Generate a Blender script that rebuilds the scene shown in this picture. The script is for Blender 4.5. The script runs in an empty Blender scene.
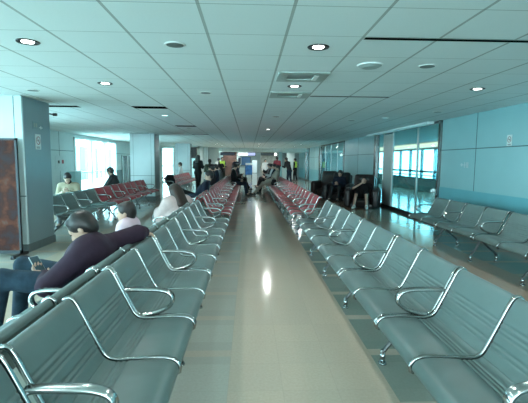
import bpy, bmesh, math, random
import numpy as np
from mathutils import Vector, Matrix
random.seed(7)
SC = bpy.context.scene
COL = SC.collection
PI = math.pi

# ------------------------------------------------------------------ camera
CAM_H = 1.46
yaw, pitch, roll = math.radians(2.15), math.radians(5.72), 0.008
fwd = Vector((math.sin(yaw)*math.cos(pitch), math.cos(yaw)*math.cos(pitch), -math.sin(pitch)))
r0 = Vector((math.cos(yaw), -math.sin(yaw), 0)); u0 = r0.cross(fwd)
rt = math.cos(roll)*r0 + math.sin(roll)*u0
up = -math.sin(roll)*r0 + math.cos(roll)*u0
cam = bpy.data.cameras.new('camera'); camo = bpy.data.objects.new('camera', cam); COL.objects.link(camo)
M = Matrix((rt, up, -fwd)).transposed().to_4x4(); M.translation = Vector((0, 0, CAM_H))
camo.matrix_world = M
cam.sensor_fit = 'HORIZONTAL'; cam.sensor_width = 36; cam.lens = 405*36/528; cam.clip_start = .05; cam.clip_end = 500
SC.camera = camo

# ------------------------------------------------------------------ world, daylight, exposure
SKY = 11.5
w = bpy.data.worlds.new('overcast'); SC.world = w; w.use_nodes = True
nt = w.node_tree; nt.nodes.clear()
tc = nt.nodes.new('ShaderNodeTexCoord'); sx = nt.nodes.new('ShaderNodeSeparateXYZ'); rp = nt.nodes.new('ShaderNodeValToRGB')
bg = nt.nodes.new('ShaderNodeBackground'); ow = nt.nodes.new('ShaderNodeOutputWorld')
nt.links.new(tc.outputs['Generated'], sx.inputs[0]); nt.links.new(sx.outputs['Z'], rp.inputs[0])
rp.color_ramp.elements[0].color = (.72, .95, 1, 1); rp.color_ramp.elements[1].color = (.66, .91, 1, 1)
nt.links.new(rp.outputs[0], bg.inputs[0]); bg.inputs[1].default_value = SKY; nt.links.new(bg.outputs[0], ow.inputs[0])
LAMP_W = 10.0
LAMP_COL = (.95, 1.0, .97)
SC.view_settings.view_transform = 'Standard'; SC.view_settings.look = 'None'
SC.view_settings.gamma = 1; SC.view_settings.use_curve_mapping = False
SC.view_settings.exposure = 0.35
SC.cycles.max_bounces = 8; SC.cycles.diffuse_bounces = 5; SC.cycles.glossy_bounces = 4; SC.cycles.transparent_max_bounces = 12
SC.cycles.sample_clamp_indirect = 6; SC.cycles.caustics_reflective = False; SC.cycles.caustics_refractive = False
SC.cycles.use_denoising = True

def portal(loc, size, rot):                      # daylight enters through this window opening
    l = bpy.data.lights.new('window_daylight', 'AREA'); l.shape = 'RECTANGLE'; l.size, l.size_y = size
    l.cycles.is_portal = True
    o = bpy.data.objects.new('window_daylight', l); o.location = loc; o.rotation_euler = rot; COL.objects.link(o)
portal((-6.75, .5, 1.25), (2.3, 19), (0, -PI/2, 0))
portal((-6.75, 17.95, 1.2), (2.2, 4.7), (0, -PI/2, 0))
portal((9.1, 19, 1.3), (1.8, 26), (0, PI/2, 0))
portal((-1.1, -9.1, 1.3), (10.4, 2.2), (PI/2, 0, 0))  # rear windows out of view, added for more light on the ceiling
portal((-5.0, 27.2, 1.2), (3.0, 2.2), (PI/2, 0, PI))

# ------------------------------------------------------------------ materials
MATS = {}
def mat(name, col, rough=.5, metal=0, var=.06, scale=12, bump=0, bscale=80, spec=.5, coat=0, emit=None, estr=0, sheen=0):
    if name in MATS: return MATS[name]
    m = bpy.data.materials.new(name); m.use_nodes = True; t = m.node_tree
    b = t.nodes['Principled BSDF']
    b.inputs['Roughness'].default_value = rough; b.inputs['Metallic'].default_value = metal
    b.inputs['Specular IOR Level'].default_value = spec; b.inputs['Coat Weight'].default_value = coat
    if sheen: b.inputs['Sheen Weight'].default_value = sheen
    c = t.nodes.new('ShaderNodeTexCoord'); n = t.nodes.new('ShaderNodeTexNoise'); n.inputs['Scale'].default_value = scale
    n.inputs['Detail'].default_value = 3
    r = t.nodes.new('ShaderNodeValToRGB')
    lo = [max(0, x*(1-var)) for x in col]; hi = [min(1, x*(1+var)) for x in col]
    r.color_ramp.elements[0].position = .3; r.color_ramp.elements[1].position = .7
    r.color_ramp.elements[0].color = (*lo, 1); r.color_ramp.elements[1].color = (*hi, 1)
    t.links.new(c.outputs['Object'], n.inputs['Vector']); t.links.new(n.outputs['Fac'], r.inputs[0])
    t.links.new(r.outputs[0], b.inputs['Base Color'])
    if bump:
        n2 = t.nodes.new('ShaderNodeTexNoise'); n2.inputs['Scale'].default_value = bscale
        bp = t.nodes.new('ShaderNodeBump'); bp.inputs['Strength'].default_value = bump; bp.inputs['Distance'].default_value = .01
        t.links.new(c.outputs['Object'], n2.inputs['Vector']); t.links.new(n2.outputs['Fac'], bp.inputs['Height'])
        t.links.new(bp.outputs[0], b.inputs['Normal'])
    if emit:
        b.inputs['Emission Color'].default_value = (*emit, 1); b.inputs['Emission Strength'].default_value = estr
    MATS[name] = m
    return m

def N(t, op, a, b=None, c=None):
    n = t.nodes.new('ShaderNodeMath'); n.operation = op
    for i, v in enumerate((a, b, c)):
        if v is None: continue
        if isinstance(v, (int, float)): n.inputs[i].default_value = v
        else: t.links.new(v, n.inputs[i])
    return n.outputs[0]
def mixc(t, fac, a, b):
    n = t.nodes.new('ShaderNodeMix'); n.data_type = 'RGBA'
    if isinstance(fac, (int, float)): n.inputs[0].default_value = fac
    else: t.links.new(fac, n.inputs[0])
    for i, v in ((6, a), (7, b)):
        if isinstance(v, tuple): n.inputs[i].default_value = (*v, 1)
        else: t.links.new(v, n.inputs[i])
    return n.outputs[2]
def band(t, x, lo, hi):
    return N(t, 'MULTIPLY', N(t, 'GREATER_THAN', x, lo), N(t, 'LESS_THAN', x, hi))
def line(t, x, off, pitch, half):                # 1 on a line of half-width `half` every `pitch`
    m = N(t, 'WRAP', N(t, 'SUBTRACT', x, off), pitch/2, -pitch/2)
    return N(t, 'LESS_THAN', N(t, 'ABSOLUTE', m), half)

XR = 4.42
def floor_material():
    m = bpy.data.materials.new('polished_stone_tiles'); m.use_nodes = True; t = m.node_tree; b = t.nodes['Principled BSDF']
    c = t.nodes.new('ShaderNodeTexCoord'); s = t.nodes.new('ShaderNodeSeparateXYZ'); t.links.new(c.outputs['Object'], s.inputs[0])
    X, Y = s.outputs['X'], s.outputs['Y']
    n = t.nodes.new('ShaderNodeTexNoise'); n.inputs['Scale'].default_value = 55; n.inputs['Detail'].default_value = 6
    t.links.new(c.outputs['Object'], n.inputs['Vector'])
    n2 = t.nodes.new('ShaderNodeTexNoise'); n2.inputs['Scale'].default_value = 1.3; t.links.new(c.outputs['Object'], n2.inputs['Vector'])
    vor = t.nodes.new('ShaderNodeTexWhiteNoise'); vor.noise_dimensions = '2D'
    cell = t.nodes.new('ShaderNodeCombineXYZ')
    t.links.new(N(t, 'FLOOR', N(t, 'DIVIDE', N(t, 'ADD', X, .13), .353)), cell.inputs[0]); t.links.new(N(t, 'FLOOR', N(t, 'DIVIDE', Y, .35)), cell.inputs[1])
    t.links.new(cell.outputs[0], vor.inputs['Vector'])
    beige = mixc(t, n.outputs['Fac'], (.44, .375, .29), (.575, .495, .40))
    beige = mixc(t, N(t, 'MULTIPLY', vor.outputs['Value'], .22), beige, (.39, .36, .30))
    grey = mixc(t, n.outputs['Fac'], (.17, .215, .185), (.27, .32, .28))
    grey_lit = mixc(t, n.outputs['Fac'], (.37, .37, .315), (.48, .475, .41))
    grey = mixc(t, N(t, 'GREATER_THAN', X, .4), grey_lit, grey)  # window-side bands painted paler for the light there, wall-side darker for shade
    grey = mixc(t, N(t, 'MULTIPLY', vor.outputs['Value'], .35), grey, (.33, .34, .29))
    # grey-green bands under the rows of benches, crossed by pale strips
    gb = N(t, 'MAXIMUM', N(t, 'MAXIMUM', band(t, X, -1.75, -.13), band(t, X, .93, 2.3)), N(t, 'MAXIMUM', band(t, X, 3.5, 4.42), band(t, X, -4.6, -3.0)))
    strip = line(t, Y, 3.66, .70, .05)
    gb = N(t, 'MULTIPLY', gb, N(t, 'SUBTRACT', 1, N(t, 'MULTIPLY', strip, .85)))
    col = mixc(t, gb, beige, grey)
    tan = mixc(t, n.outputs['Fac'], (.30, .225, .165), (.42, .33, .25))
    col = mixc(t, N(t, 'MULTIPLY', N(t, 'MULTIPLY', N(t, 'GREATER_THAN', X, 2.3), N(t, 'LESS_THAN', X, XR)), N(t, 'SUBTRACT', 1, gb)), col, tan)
    joint = N(t, 'MAXIMUM', line(t, X, -.13, .353, .0022), line(t, Y, 0, .35, .0022))
    col = mixc(t, N(t, 'MULTIPLY', joint, .17), col, (.25, .24, .2))
    t.links.new(col, b.inputs['Base Color'])
    rr = N(t, 'ADD', .07, N(t, 'MULTIPLY', n2.outputs['Fac'], .10)); t.links.new(rr, b.inputs['Roughness'])
    b.inputs['Specular IOR Level'].default_value = .55
    return m
def ceiling_material():
    m = bpy.data.materials.new('ceiling_tiles'); m.use_nodes = True; t = m.node_tree; b = t.nodes['Principled BSDF']
    c = t.nodes.new('ShaderNodeTexCoord'); s = t.nodes.new('ShaderNodeSeparateXYZ'); t.links.new(c.outputs['Object'], s.inputs[0])
    X, Y = s.outputs['X'], s.outputs['Y']
    n = t.nodes.new('ShaderNodeTexNoise'); n.inputs['Scale'].default_value = 90; n.inputs['Detail'].default_value = 5
    t.links.new(c.outputs['Object'], n.inputs['Vector'])
    wn = t.nodes.new('ShaderNodeTexWhiteNoise'); wn.noise_dimensions = '2D'; cell = t.nodes.new('ShaderNodeCombineXYZ')
    t.links.new(N(t, 'FLOOR', N(t, 'DIVIDE', N(t, 'ADD', X, .32), .6)), cell.inputs[0]); t.links.new(N(t, 'FLOOR', N(t, 'DIVIDE', N(t, 'SUBTRACT', Y, .21), .6)), cell.inputs[1])
    t.links.new(cell.outputs[0], wn.inputs['Vector'])
    base = mixc(t, n.outputs['Fac'], (.72, .80, .80), (.80, .87, .87))
    base = mixc(t, N(t, 'MULTIPLY', wn.outputs['Value'], .25), base, (.70, .78, .78))
    lx = line(t, X, -.32, .6, .011); lx2 = line(t, X, -.32, .6, .0035); ly = line(t, Y, .21, .6, .004)
    col = mixc(t, N(t, 'MULTIPLY', lx, .62), base, (.16, .19, .17)); col = mixc(t, N(t, 'MULTIPLY', lx2, .55), col, (.42, .48, .45))
    col = mixc(t, N(t, 'MULTIPLY', ly, .62), col, (.15, .2, .19))
    t.links.new(col, b.inputs['Base Color']); b.inputs['Roughness'].default_value = .85
    bp = t.nodes.new('ShaderNodeBump'); bp.inputs['Strength'].default_value = .25; bp.inputs['Distance'].default_value = .004
    t.links.new(n.outputs['Fac'], bp.inputs['Height']); t.links.new(bp.outputs[0], b.inputs['Normal'])
    return m
def glass_material(name, tint, refl=.9):
    m = bpy.data.materials.new(name); m.use_nodes = True; t = m.node_tree; t.nodes.clear()
    o = t.nodes.new('ShaderNodeOutputMaterial'); tr = t.nodes.new('ShaderNodeBsdfTransparent'); g = t.nodes.new('ShaderNodeBsdfGlossy')
    mx = t.nodes.new('ShaderNodeMixShader'); f = t.nodes.new('ShaderNodeFresnel'); f.inputs[0].default_value = 1.5
    tr.inputs[0].default_value = (*tint, 1); g.inputs['Roughness'].default_value = .02; g.inputs[0].default_value = (refl, refl, refl, 1)
    ge = t.nodes.new('ShaderNodeNewGeometry'); t.links.new(N(t, 'MULTIPLY', f.outputs[0], N(t, 'SUBTRACT', 1, ge.outputs['Backfacing'])), mx.inputs[0]); t.links.new(tr.outputs[0], mx.inputs[1]); t.links.new(g.outputs[0], mx.inputs[2]); t.links.new(mx.outputs[0], o.inputs[0])
    return m

FLOOR = floor_material(); CEIL = ceiling_material()
GLASS = glass_material('clear_glass', (.50, .75, .79)); WGLASS = glass_material('window_glass', (.85, .98, 1))
PANEL = mat('wall_panel', (.265, .485, .51), .32, var=.02, scale=3)
DADO = mat('dado_panel', (.13, .40, .46), .35, var=.03, scale=3)
SEAM = mat('panel_seam', (.06, .13, .14), .5)
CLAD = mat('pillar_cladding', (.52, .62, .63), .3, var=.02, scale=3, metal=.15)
CLAD_SHADE = mat('pillar_cladding_shaded', (.22, .30, .325), .3, var=.02, scale=3, metal=.2)  # pillar cladding darkened for the aisle side, which gets less light
WHITEP = mat('white_panel', (.62, .70, .69), .4, var=.02, scale=3)
DARKM = mat('dark_metal', (.035, .04, .045), .35, metal=.6)
SLOTM = mat('slot_black', (.006, .008, .008), .95, spec=0)
BLACK = mat('black_plastic', (.012, .013, .015), .4)
CHROME = mat('chrome', (.34, .37, .37), .12, metal=1, var=.02)
DKSTEEL = mat('dark_polished_steel', (.16, .19, .19), .18, metal=1)
STEEL = mat('brushed_steel', (.48, .52, .51), .3, metal=1, var=.05, scale=30)
ALU = mat('white_aluminium', (.68, .76, .77), .35, metal=.2, var=.02)
ARMC = mat('chrome_arm', (.52, .56, .56), .18, metal=1, var=.02)
GREYV = mat('grey_vinyl', (.128, .188, .185), .40, var=.04, scale=9, bump=.06, bscale=260, spec=.36)
REDV = mat('red_vinyl', (.45, .062, .078), .5, var=.05, scale=9, bump=.06, bscale=260, spec=.28)
SHELL = mat('dark_beam_steel', (.09, .10, .10), .35, metal=.7)
WHITE = mat('white_plastic', (.75, .8, .78), .4, var=.02)
LAMPM = mat('lit_lamp_glass', (.9, .95, .95), .3, emit=(.9, 1, .98), estr=14)
DIM = mat('lamp_reflector', (.7, .75, .72), .2, metal=.8)
BASEM = mat('pillar_base', (.10, .135, .14), .4)
BROWNL = mat('dark_brown_leather', (.022, .018, .018), .38, var=.15, scale=8, bump=.08, bscale=120)
BLACKL = mat('black_leather', (.018, .02, .022), .36, var=.15, scale=8, bump=.08, bscale=120)
GREYL = mat('grey_shell_plastic', (.10, .12, .12), .4)

# ------------------------------------------------------------------ mesh helpers
def obj(name, bm_or_mesh, m=None, parent=None, smooth=False):
    if isinstance(bm_or_mesh, bmesh.types.BMesh):
        me = bpy.data.meshes.new(name); bm_or_mesh.normal_update(); bm_or_mesh.to_mesh(me); bm_or_mesh.free()
    else: me = bm_or_mesh
    if smooth: me.polygons.foreach_set('use_smooth', [True]*len(me.polygons))
    o = bpy.data.objects.new(name, me); COL.objects.link(o)
    if m:
        for mm in (m if isinstance(m, (list, tuple)) else [m]): me.materials.append(mm)
    if parent: o.parent = parent
    return o
def empty(name, loc=(0, 0, 0), rz=0):
    o = bpy.data.objects.new(name, None); o.empty_display_size = .2; COL.objects.link(o); o.location = loc; o.rotation_euler = (0, 0, rz); return o
def tag(o, label, cat, group=None, kind=None):
    o['label'] = label; o['category'] = cat
    if group: o['group'] = group
    if kind: o['kind'] = kind
    return o
def struct(name, bm, m, parent=None):
    o = obj(name, bm, m, parent)
    if not parent: o['kind'] = 'structure'
    return o
def add_box(bm, x0, x1, y0, y1, z0, z1, bevel=0, seg=2, mi=0):
    r = bmesh.ops.create_cube(bm, size=1)
    vs = r['verts']
    for v in vs: v.co = Vector(((x0+x1)/2+v.co.x*(x1-x0), (y0+y1)/2+v.co.y*(y1-y0), (z0+z1)/2+v.co.z*(z1-z0)))
    fs = set(f for v in vs for f in v.link_faces)
    for f in fs: f.material_index = mi
    if bevel:
        es = list(set(e for v in vs for e in v.link_edges))
        bmesh.ops.bevel(bm, geom=es, offset=bevel, segments=seg, affect='EDGES', profile=.5)
    return vs
def box(x0, x1, y0, y1, z0, z1, bevel=0, seg=2):
    bm = bmesh.new(); add_box(bm, x0, x1, y0, y1, z0, z1, bevel, seg); return bm
def add_cyl(bm, p0, p1, r0_, r1_=None, n=16):
    r1_ = r0_ if r1_ is None else r1_
    p0, p1 = Vector(p0), Vector(p1); d = (p1-p0); q = d.to_track_quat('Z', 'Y').to_matrix()
    a = [bm.verts.new(p0+q@Vector((r0_*math.cos(2*PI*i/n), r0_*math.sin(2*PI*i/n), 0))) for i in range(n)]
    b = [bm.verts.new(p1+q@Vector((r1_*math.cos(2*PI*i/n), r1_*math.sin(2*PI*i/n), 0))) for i in range(n)]
    for i in range(n): bm.faces.new((a[i], a[(i+1) % n], b[(i+1) % n], b[i]))
    bm.faces.new(a[::-1]); bm.faces.new(b)
def catmull(pts, ds):
    P = [np.array(p, float) for p in pts]; P = [2*P[0]-P[1]]+P+[2*P[-1]-P[-2]]
    out = []
    for i in range(1, len(P)-2):
        n = max(1, int(math.ceil(np.linalg.norm(P[i+1]-P[i])/ds)))
        for k in range(n):
            t = k/n
            out.append(.5*((2*P[i])+(-P[i-1]+P[i+1])*t+(2*P[i-1]-5*P[i]+4*P[i+1]-P[i+2])*t*t+(-P[i-1]+3*P[i]-3*P[i+1]+P[i+2])*t**3))
    out.append(P[-2]); return np.array(out)
def add_sweep_uz(bm, path, y, ring, closed=False):
    """sweep a section given as (normal, across) offsets along a path in the u-z plane at a given y"""
    n = len(path); rows = []
    for i in range(n):
        a = path[max(i-1, 0)]; b = path[min(i+1, n-1)]
        if closed: a, b = path[i-1], path[(i+1) % n]
        t = (b-a)/max(1e-9, np.linalg.norm(b-a)); nn = np.array([-t[1], t[0]])
        rows.append([bm.verts.new((path[i][0]+nn[0]*o, y+c, path[i][1]+nn[1]*o)) for o, c in ring])
    k = len(ring)
    for i in range(n if closed else n-1):
        A, B = rows[i], rows[(i+1) % n]
        for j in range(k): bm.faces.new((A[j], A[(j+1) % k], B[(j+1) % k], B[j]))
    if not closed: bm.faces.new(rows[0][::-1]); bm.faces.new(rows[-1])
def add_tube(bm, pts, r, n=10, ds=.03):
    P = catmull(pts, ds); rows = []; prev = None
    for i in range(len(P)):
        t = Vector(P[min(i+1, len(P)-1)]-P[max(i-1, 0)]).normalized()
        if prev is None: prev = t.orthogonal().normalized()
        prev = (prev - t*prev.dot(t)).normalized(); b = t.cross(prev)
        rows.append([bm.verts.new(Vector(P[i])+r*(prev*math.cos(2*PI*j/n)+b*math.sin(2*PI*j/n))) for j in range(n)])
    for A, B in zip(rows, rows[1:]):
        for j in range(n): bm.faces.new((A[j], A[(j+1) % n], B[(j+1) % n], B[j]))
    bm.faces.new(rows[0][::-1]); bm.faces.new(rows[-1])
def ring_ellipse(a, c, n=10): return [(a*math.sin(2*PI*i/n), c*math.cos(2*PI*i/n)) for i in range(n)]
def copy_tree(o, parent=None):
    c = o.copy(); COL.objects.link(c)
    if parent: c.parent = parent
    for ch in list(o.children): copy_tree(ch, c)
    return c
def fix_normals(bm): bmesh.ops.recalc_face_normals(bm, faces=bm.faces)

# ------------------------------------------------------------------ the room
C = 2.42; XL, XR = -6.6, 4.42; Y0, YE = -9.0, 31.0
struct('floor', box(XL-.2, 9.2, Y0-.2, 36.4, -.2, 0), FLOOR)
struct('ceiling', box(XL-.2, XR+.15, Y0-.2, YE, C, C+.2), CEIL)
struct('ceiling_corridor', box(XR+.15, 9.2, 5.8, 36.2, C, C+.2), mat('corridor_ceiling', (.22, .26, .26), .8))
struct('ceiling_soffit', box(XL-.2, XR+.15, YE, 36.4, 2.17, C+.2), mat('soffit', (.62, .72, .70), .7))
struct('wall_behind', box(4.1, 9.2, Y0-.2, Y0, 0, C), WHITEP); struct('wall_behind_sill', box(XL-.2, 4.1, Y0-.2, Y0, 0, .1), WHITEP)
bm = bmesh.new()
for k in range(8): add_box(bm, XL+1.5*k, XL+1.5*k+.15, Y0-.15, Y0, .1, C)
struct('window_10', bm, ALU)  # bars of the unseen rear window wall, added to let in daylight
# ground outside, one storey down, and the building across the apron
struct('ground', box(-160, 200, -160, 200, -4.4, -4.2), mat('apron_concrete', (.72, .78, .78), .9))
bld = obj('terminal_building', box(-62, -46, 95, 200, -4.2, 5.0), mat('blue_facade', (.015, .075, .115), .4))
tag(bld, 'long blue glazed building across the apron, seen through the bright side window', 'building')
bm = bmesh.new()
for k in range(14): add_box(bm, -46.02, -45.85, 96+7.4*k, 96.8+7.4*k, -4.2, 5.0)
obj('facade_columns', bm, WHITE, bld)['kind'] = 'stuff'

# left wall: near windows, white panels, window, dark door, end window
def wall_with_seams(name, x, y0, y1, z1, m, seams_y=(), seams_z=(), side=1, dado=None, thick=.15, dm=None):
    o = struct(name, box(min(x, x-side*thick), max(x, x-side*thick), y0, y1, 0, z1), m)
    e = x+side*.004
    bm = bmesh.new()
    for s in seams_y: add_box(bm, min(x-side*.01, e), max(x-side*.01, e), s-.008, s+.008, 0, z1)
    for s in seams_z: add_box(bm, min(x-side*.01, e), max(x-side*.01, e), y0, y1, s-.009, s+.009)
    if seams_y or seams_z: obj('seam', bm, SEAM, o)
    if dado:
        e = x+side*.012
        obj('dado', box(min(x, e), max(x, e), y0, y1, .1, dado), dm or DADO, o)
    e = x+side*.02
    obj('skirting', box(min(x, e), max(x, e), y0, y1, 0, .1), BASEM, o)
    return o
wall_with_seams('wall_left', XL, 10.0, 15.6, C, WHITEP, (11.3, 12.9, 14.45), (1.77,))
wall_with_seams('wall_left_far', XL, 20.3, 27.0, C, WHITEP, (23.5,), (1.77,), dado=.95, dm=mat('dark_dado', (.09, .17, .18), .4))
wall_with_seams('wall_left_rear', XL, Y0, -8.2, C, WHITEP)
WN = [0]
def window_x(x, y0, y1, z0, z1, pitch, side, barw=.08, frame=ALU, rails=(), glass=WGLASS):
    WN[0] += 1
    o = empty('window_%d' % WN[0], (x, (y0+y1)/2, 0)); o['kind'] = 'structure'
    def P(n, bm, m):
        for v in bm.verts: v.co -= Vector((x, (y0+y1)/2, 0))
        return obj(n, bm, m, o)
    bm = bmesh.new(); n = max(1, round((y1-y0)/pitch))
    for k in range(n+1):
        yy = y0+(y1-y0)*k/n; add_box(bm, x-.06, x+.06, max(y0, yy-barw/2), min(y1, yy+barw/2), z0, z1)
    add_box(bm, x-.06, x+.06, y0, y1, z1-.06, z1); add_box(bm, x-.06, x+.06, y0, y1, z0, z0+.07)
    for r, h in rails: add_box(bm, x-.05, x+.05, y0, y1, r-h/2, r+h/2)
    P('window_frame', bm, frame)
    for k in range(n):
        a = y0+(y1-y0)*k/n; b = y0+(y1-y0)*(k+1)/n
        P('pane', box(x-.006, x+.006, a+barw/2, b-barw/2, z0+.07, z1-.06), glass)
    return o
window_x(XL, -8.2, 10.0, .1, C, 1.52, 1, .22)
struct('wall_sill_near', box(XL-.15, XL+.02, -8.2, 10.0, 0, .1), WHITEP)
BLIND = bpy.data.materials.new('translucent_blind'); BLIND.use_nodes = True
_t = BLIND.node_tree; _t.nodes.clear(); _o = _t.nodes.new('ShaderNodeOutputMaterial'); _a = _t.nodes.new('ShaderNodeBsdfTranslucent'); _d = _t.nodes.new('ShaderNodeBsdfDiffuse'); _m = _t.nodes.new('ShaderNodeMixShader')
_a.inputs[0].default_value = (.85, .95, .95, 1); _d.inputs[0].default_value = (.8, .88, .88, 1); _m.inputs[0].default_value = .35
_t.links.new(_a.outputs[0], _m.inputs[1]); _t.links.new(_d.outputs[0], _m.inputs[2]); _t.links.new(_m.outputs[0], _o.inputs[0])
w2 = window_x(XL, 15.6, 20.3, .1, 2.30, 1.57, 1, .10, WHITE, rails=((.95, .05),))
for k in range(4):
    yc = 15.6+4.7*k/3; obj('blind', box(.075, .079, max(yc-.34, 15.62)-17.95, min(yc+.34, 20.28)-17.95, .12, 2.24), BLIND, w2)
struct('wall_lintel', box(XL-.15, XL, 15.6, 20.3, 2.30, C), WHITEP); struct('wall_sill', box(XL-.15, XL+.02, 15.6, 20.3, 0, .1), WHITEP)
# dark glazed door in the far left wall
d = obj('door_1', box(XL, XL+.03, 21.35, 23.2, .02, 1.72), mat('dark_door_glass', (.03, .09, .10), .15)); d['kind'] = 'structure'
bm = bmesh.new()
for y in (21.35, 22.25, 23.16): add_box(bm, XL+.03, XL+.06, y, y+.05, .02, 1.72)
add_box(bm, XL+.03, XL+.06, 21.35, 23.21, 1.68, 1.74); obj('door_frame', bm, STEEL, d)
# return wall at the end of the window bay
struct('wall_return', box(-6.6, -5.75, 27.0, 27.15, 0, C), WHITEP); struct('wall_return_side', box(-3.4, -3.25, 27.0, 31.0, 0, C), WHITEP)
struct('wall_return_top', box(-5.75, -3.25, 27.0, 27.15, 2.25, C), WHITEP)
o = empty('window_9', (-4.5, 27.08, 0)); o['kind'] = 'structure'
bm = bmesh.new()
for x in (-1.25, -.42, .42, 1.1): add_box(bm, x-.06, x+.06, -.05, .05, 0, 2.25)
add_box(bm, -1.25, 1.1, -.05, .05, 1.05, 1.12); add_box(bm, -1.25, 1.1, -.05, .05, 0, .08); obj('window_frame', bm, WHITE, o); obj('pane', box(-1.2, 1.05, -.006, .006, .08, 2.25), WGLASS, o)
# recess at the far left behind the last pillar
struct('wall_end_left', box(-3.25, -2.25, 30.4, 30.55, 0, C), WHITEP)

# right wall: panels, glazed fronts, panels
wall_with_seams('wall_right', XR, Y0, 9.22, C, PANEL, (7.8, 5.4, 3.0, .6), (1.735,), side=-1, dado=.90)
wall_with_seams('wall_right_middle', XR, 14.12, 18.7, C, PANEL, (16.4,), (1.735,), side=-1, dado=.62)
wall_with_seams('wall_right_far', XR, 25.3, 29.6, C, PANEL, (27.4,), (1.735,), side=-1, dado=.9)
wall_with_seams('wall_right_end', XR, 31.6, 36.2, 2.17, PANEL, (33.2,), (1.735,), side=-1, dado=.9)
bm = bmesh.new(); add_box(bm, 8.95, 9.2, 5.8, 36.2, 0, .58); add_box(bm, 8.95, 9.2, 5.8, 36.2, 2.15, C); struct('wall_corridor', bm, mat('corridor_sill', (.30, .36, .36), .5))
struct('wall_corridor_near', box(XR+.15, 9.2, 5.7, 5.85, 0, C), WHITEP); struct('wall_corridor_end', box(XR+.15, 9.2, 36.1, 36.3, 0, C), WHITEP)
window_x(9.05, 6, 36, .58, 2.15, 1.5, -1, .12, mat('grey_mullion', (.12, .25, .28), .4), rails=((.98, .10), (.78, .03)))
def glazed_front(n, y0, y1, mull, door, leaf=()):
    o = empty('window_front_%d' % n, (XR, y0, 0)); o['kind'] = 'structure'
    bm = bmesh.new(); add_box(bm, -.03, .05, 0, y1-y0, 0, .09); add_box(bm, -.03, .05, 0, y1-y0, C-.06, C); obj('frame', bm, DARKM, o)
    for m_ in mull: obj('mullion', box(-.02, .03, m_-y0-.022, m_-y0+.022, .09, C-.06), STEEL, o)
    for a, b in leaf:
        dl = obj('door_leaf', box(-.03, .02, a-y0+.03, b-y0-.02, .09, C-.1), mat('satin_door', (.42, .50, .48), .3, metal=.25), o)
        obj('door_handle', box(-.07, -.05, b-y0-.14, b-y0-.11, .85, 1.45, .005, 1), STEEL, dl)
    pts = [y0]+list(mull)+[y1]
    for a, b in zip(pts, pts[1:]): obj('pane', box(-.006, .006, a-y0+.02, b-y0-.02, .09, C-.06), GLASS, o)
    for a, b in door: obj('jamb', box(-.06, .08, a-y0, b-y0, 0, C), DKSTEEL, o)
    return o
glazed_front(1, 9.22, 14.12, (10.55, 12.39, 13.22), ((9.22, 9.30), (13.92, 14.12)), ((12.39, 13.22),))
glazed_front(2, 18.7, 25.3, (20.2, 21.8, 23.4), ((18.7, 18.8), (24.9, 25.3)))
glazed_front(3, 29.6, 31.6, (30.6,), ((29.6, 29.75), (31.4, 31.6)))
struct('trim_1', box(4.22, 4.41, 9.6, 14.6, C-.05, C-.002), mat('white_track', (.8, .9, .9), .4))
cv = obj('cove_light', box(8.62, 8.86, 9.0, 34, 2.20, 2.37), mat('warm_cove', (.9, .8, .65), .5, emit=(1, .60, .40), estr=2.2))
tag(cv, 'long warm white cove light above the corridor windows behind the glass', 'light')
obj('cove_housing', box(8.55, 8.90, 9.0, 34, 2.395, 2.419), WHITE, cv)

# end of the hall
struct('wall_end', box(XL-.2, 9.2, 36.0, 36.3, 0, 2.17), mat('end_wall', (.30, .36, .36), .6))
struct('wall_end_panel', box(-2.1, -.95, 33.0, 33.2, 0, 2.17), mat('brown_shopfront', (.065, .028, .02), .5, var=.4, scale=4))
struct('wall_end_panel_pale', box(.95, 2.2, 34.0, 34.2, 0, 2.17), mat('pale_shopfront', (.30, .31, .28), .5, var=.3, scale=4))
struct('pillar_end', box(-.98, -.72, 32.6, 33.1, 0, 2.17), WHITEP); struct('pillar_end_right', box(3.1, 3.7, 33, 33.6, 0, 2.17), WHITEP)
struct('pillar_end_slim', box(2.35, 2.6, 32, 32.3, 0, 2.17), PANEL)

# square pillars between the benches and the windows
for i, (x0, x1, y0, y1) in enumerate(((-4.35, -3.45, 6.38, 7.25), (-4.33, -3.45, 15.0, 15.82), (-4.25, -3.40, 23.6, 24.4), (-3.62, -2.92, 29.2, 29.9))):
    p = struct('pillar_%d' % (i+1), box(x0, x1, y0, y1, 0, C, .012, 2), CLAD)
    obj('base', box(x0-.012, x1+.012, y0-.012, y1+.012, 0, .13, .004, 1), BASEM, p)
    obj('shaded_side_panel', box(x1-.02, x1+.006, y0+.03, y1-.03, .13, C-.01), CLAD_SHADE, p)  # shade of the aisle side, put on as a darker panel
    bm = bmesh.new(); add_box(bm, x0-.003, x1+.003, y0-.003, y0+.01, .88, .895)
    for xx in (x0+.12, x1-.12): add_box(bm, xx-.004, xx+.004, y0-.003, y0+.01, .13, C-.01)
    obj('seam', bm, SEAM, p)

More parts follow.
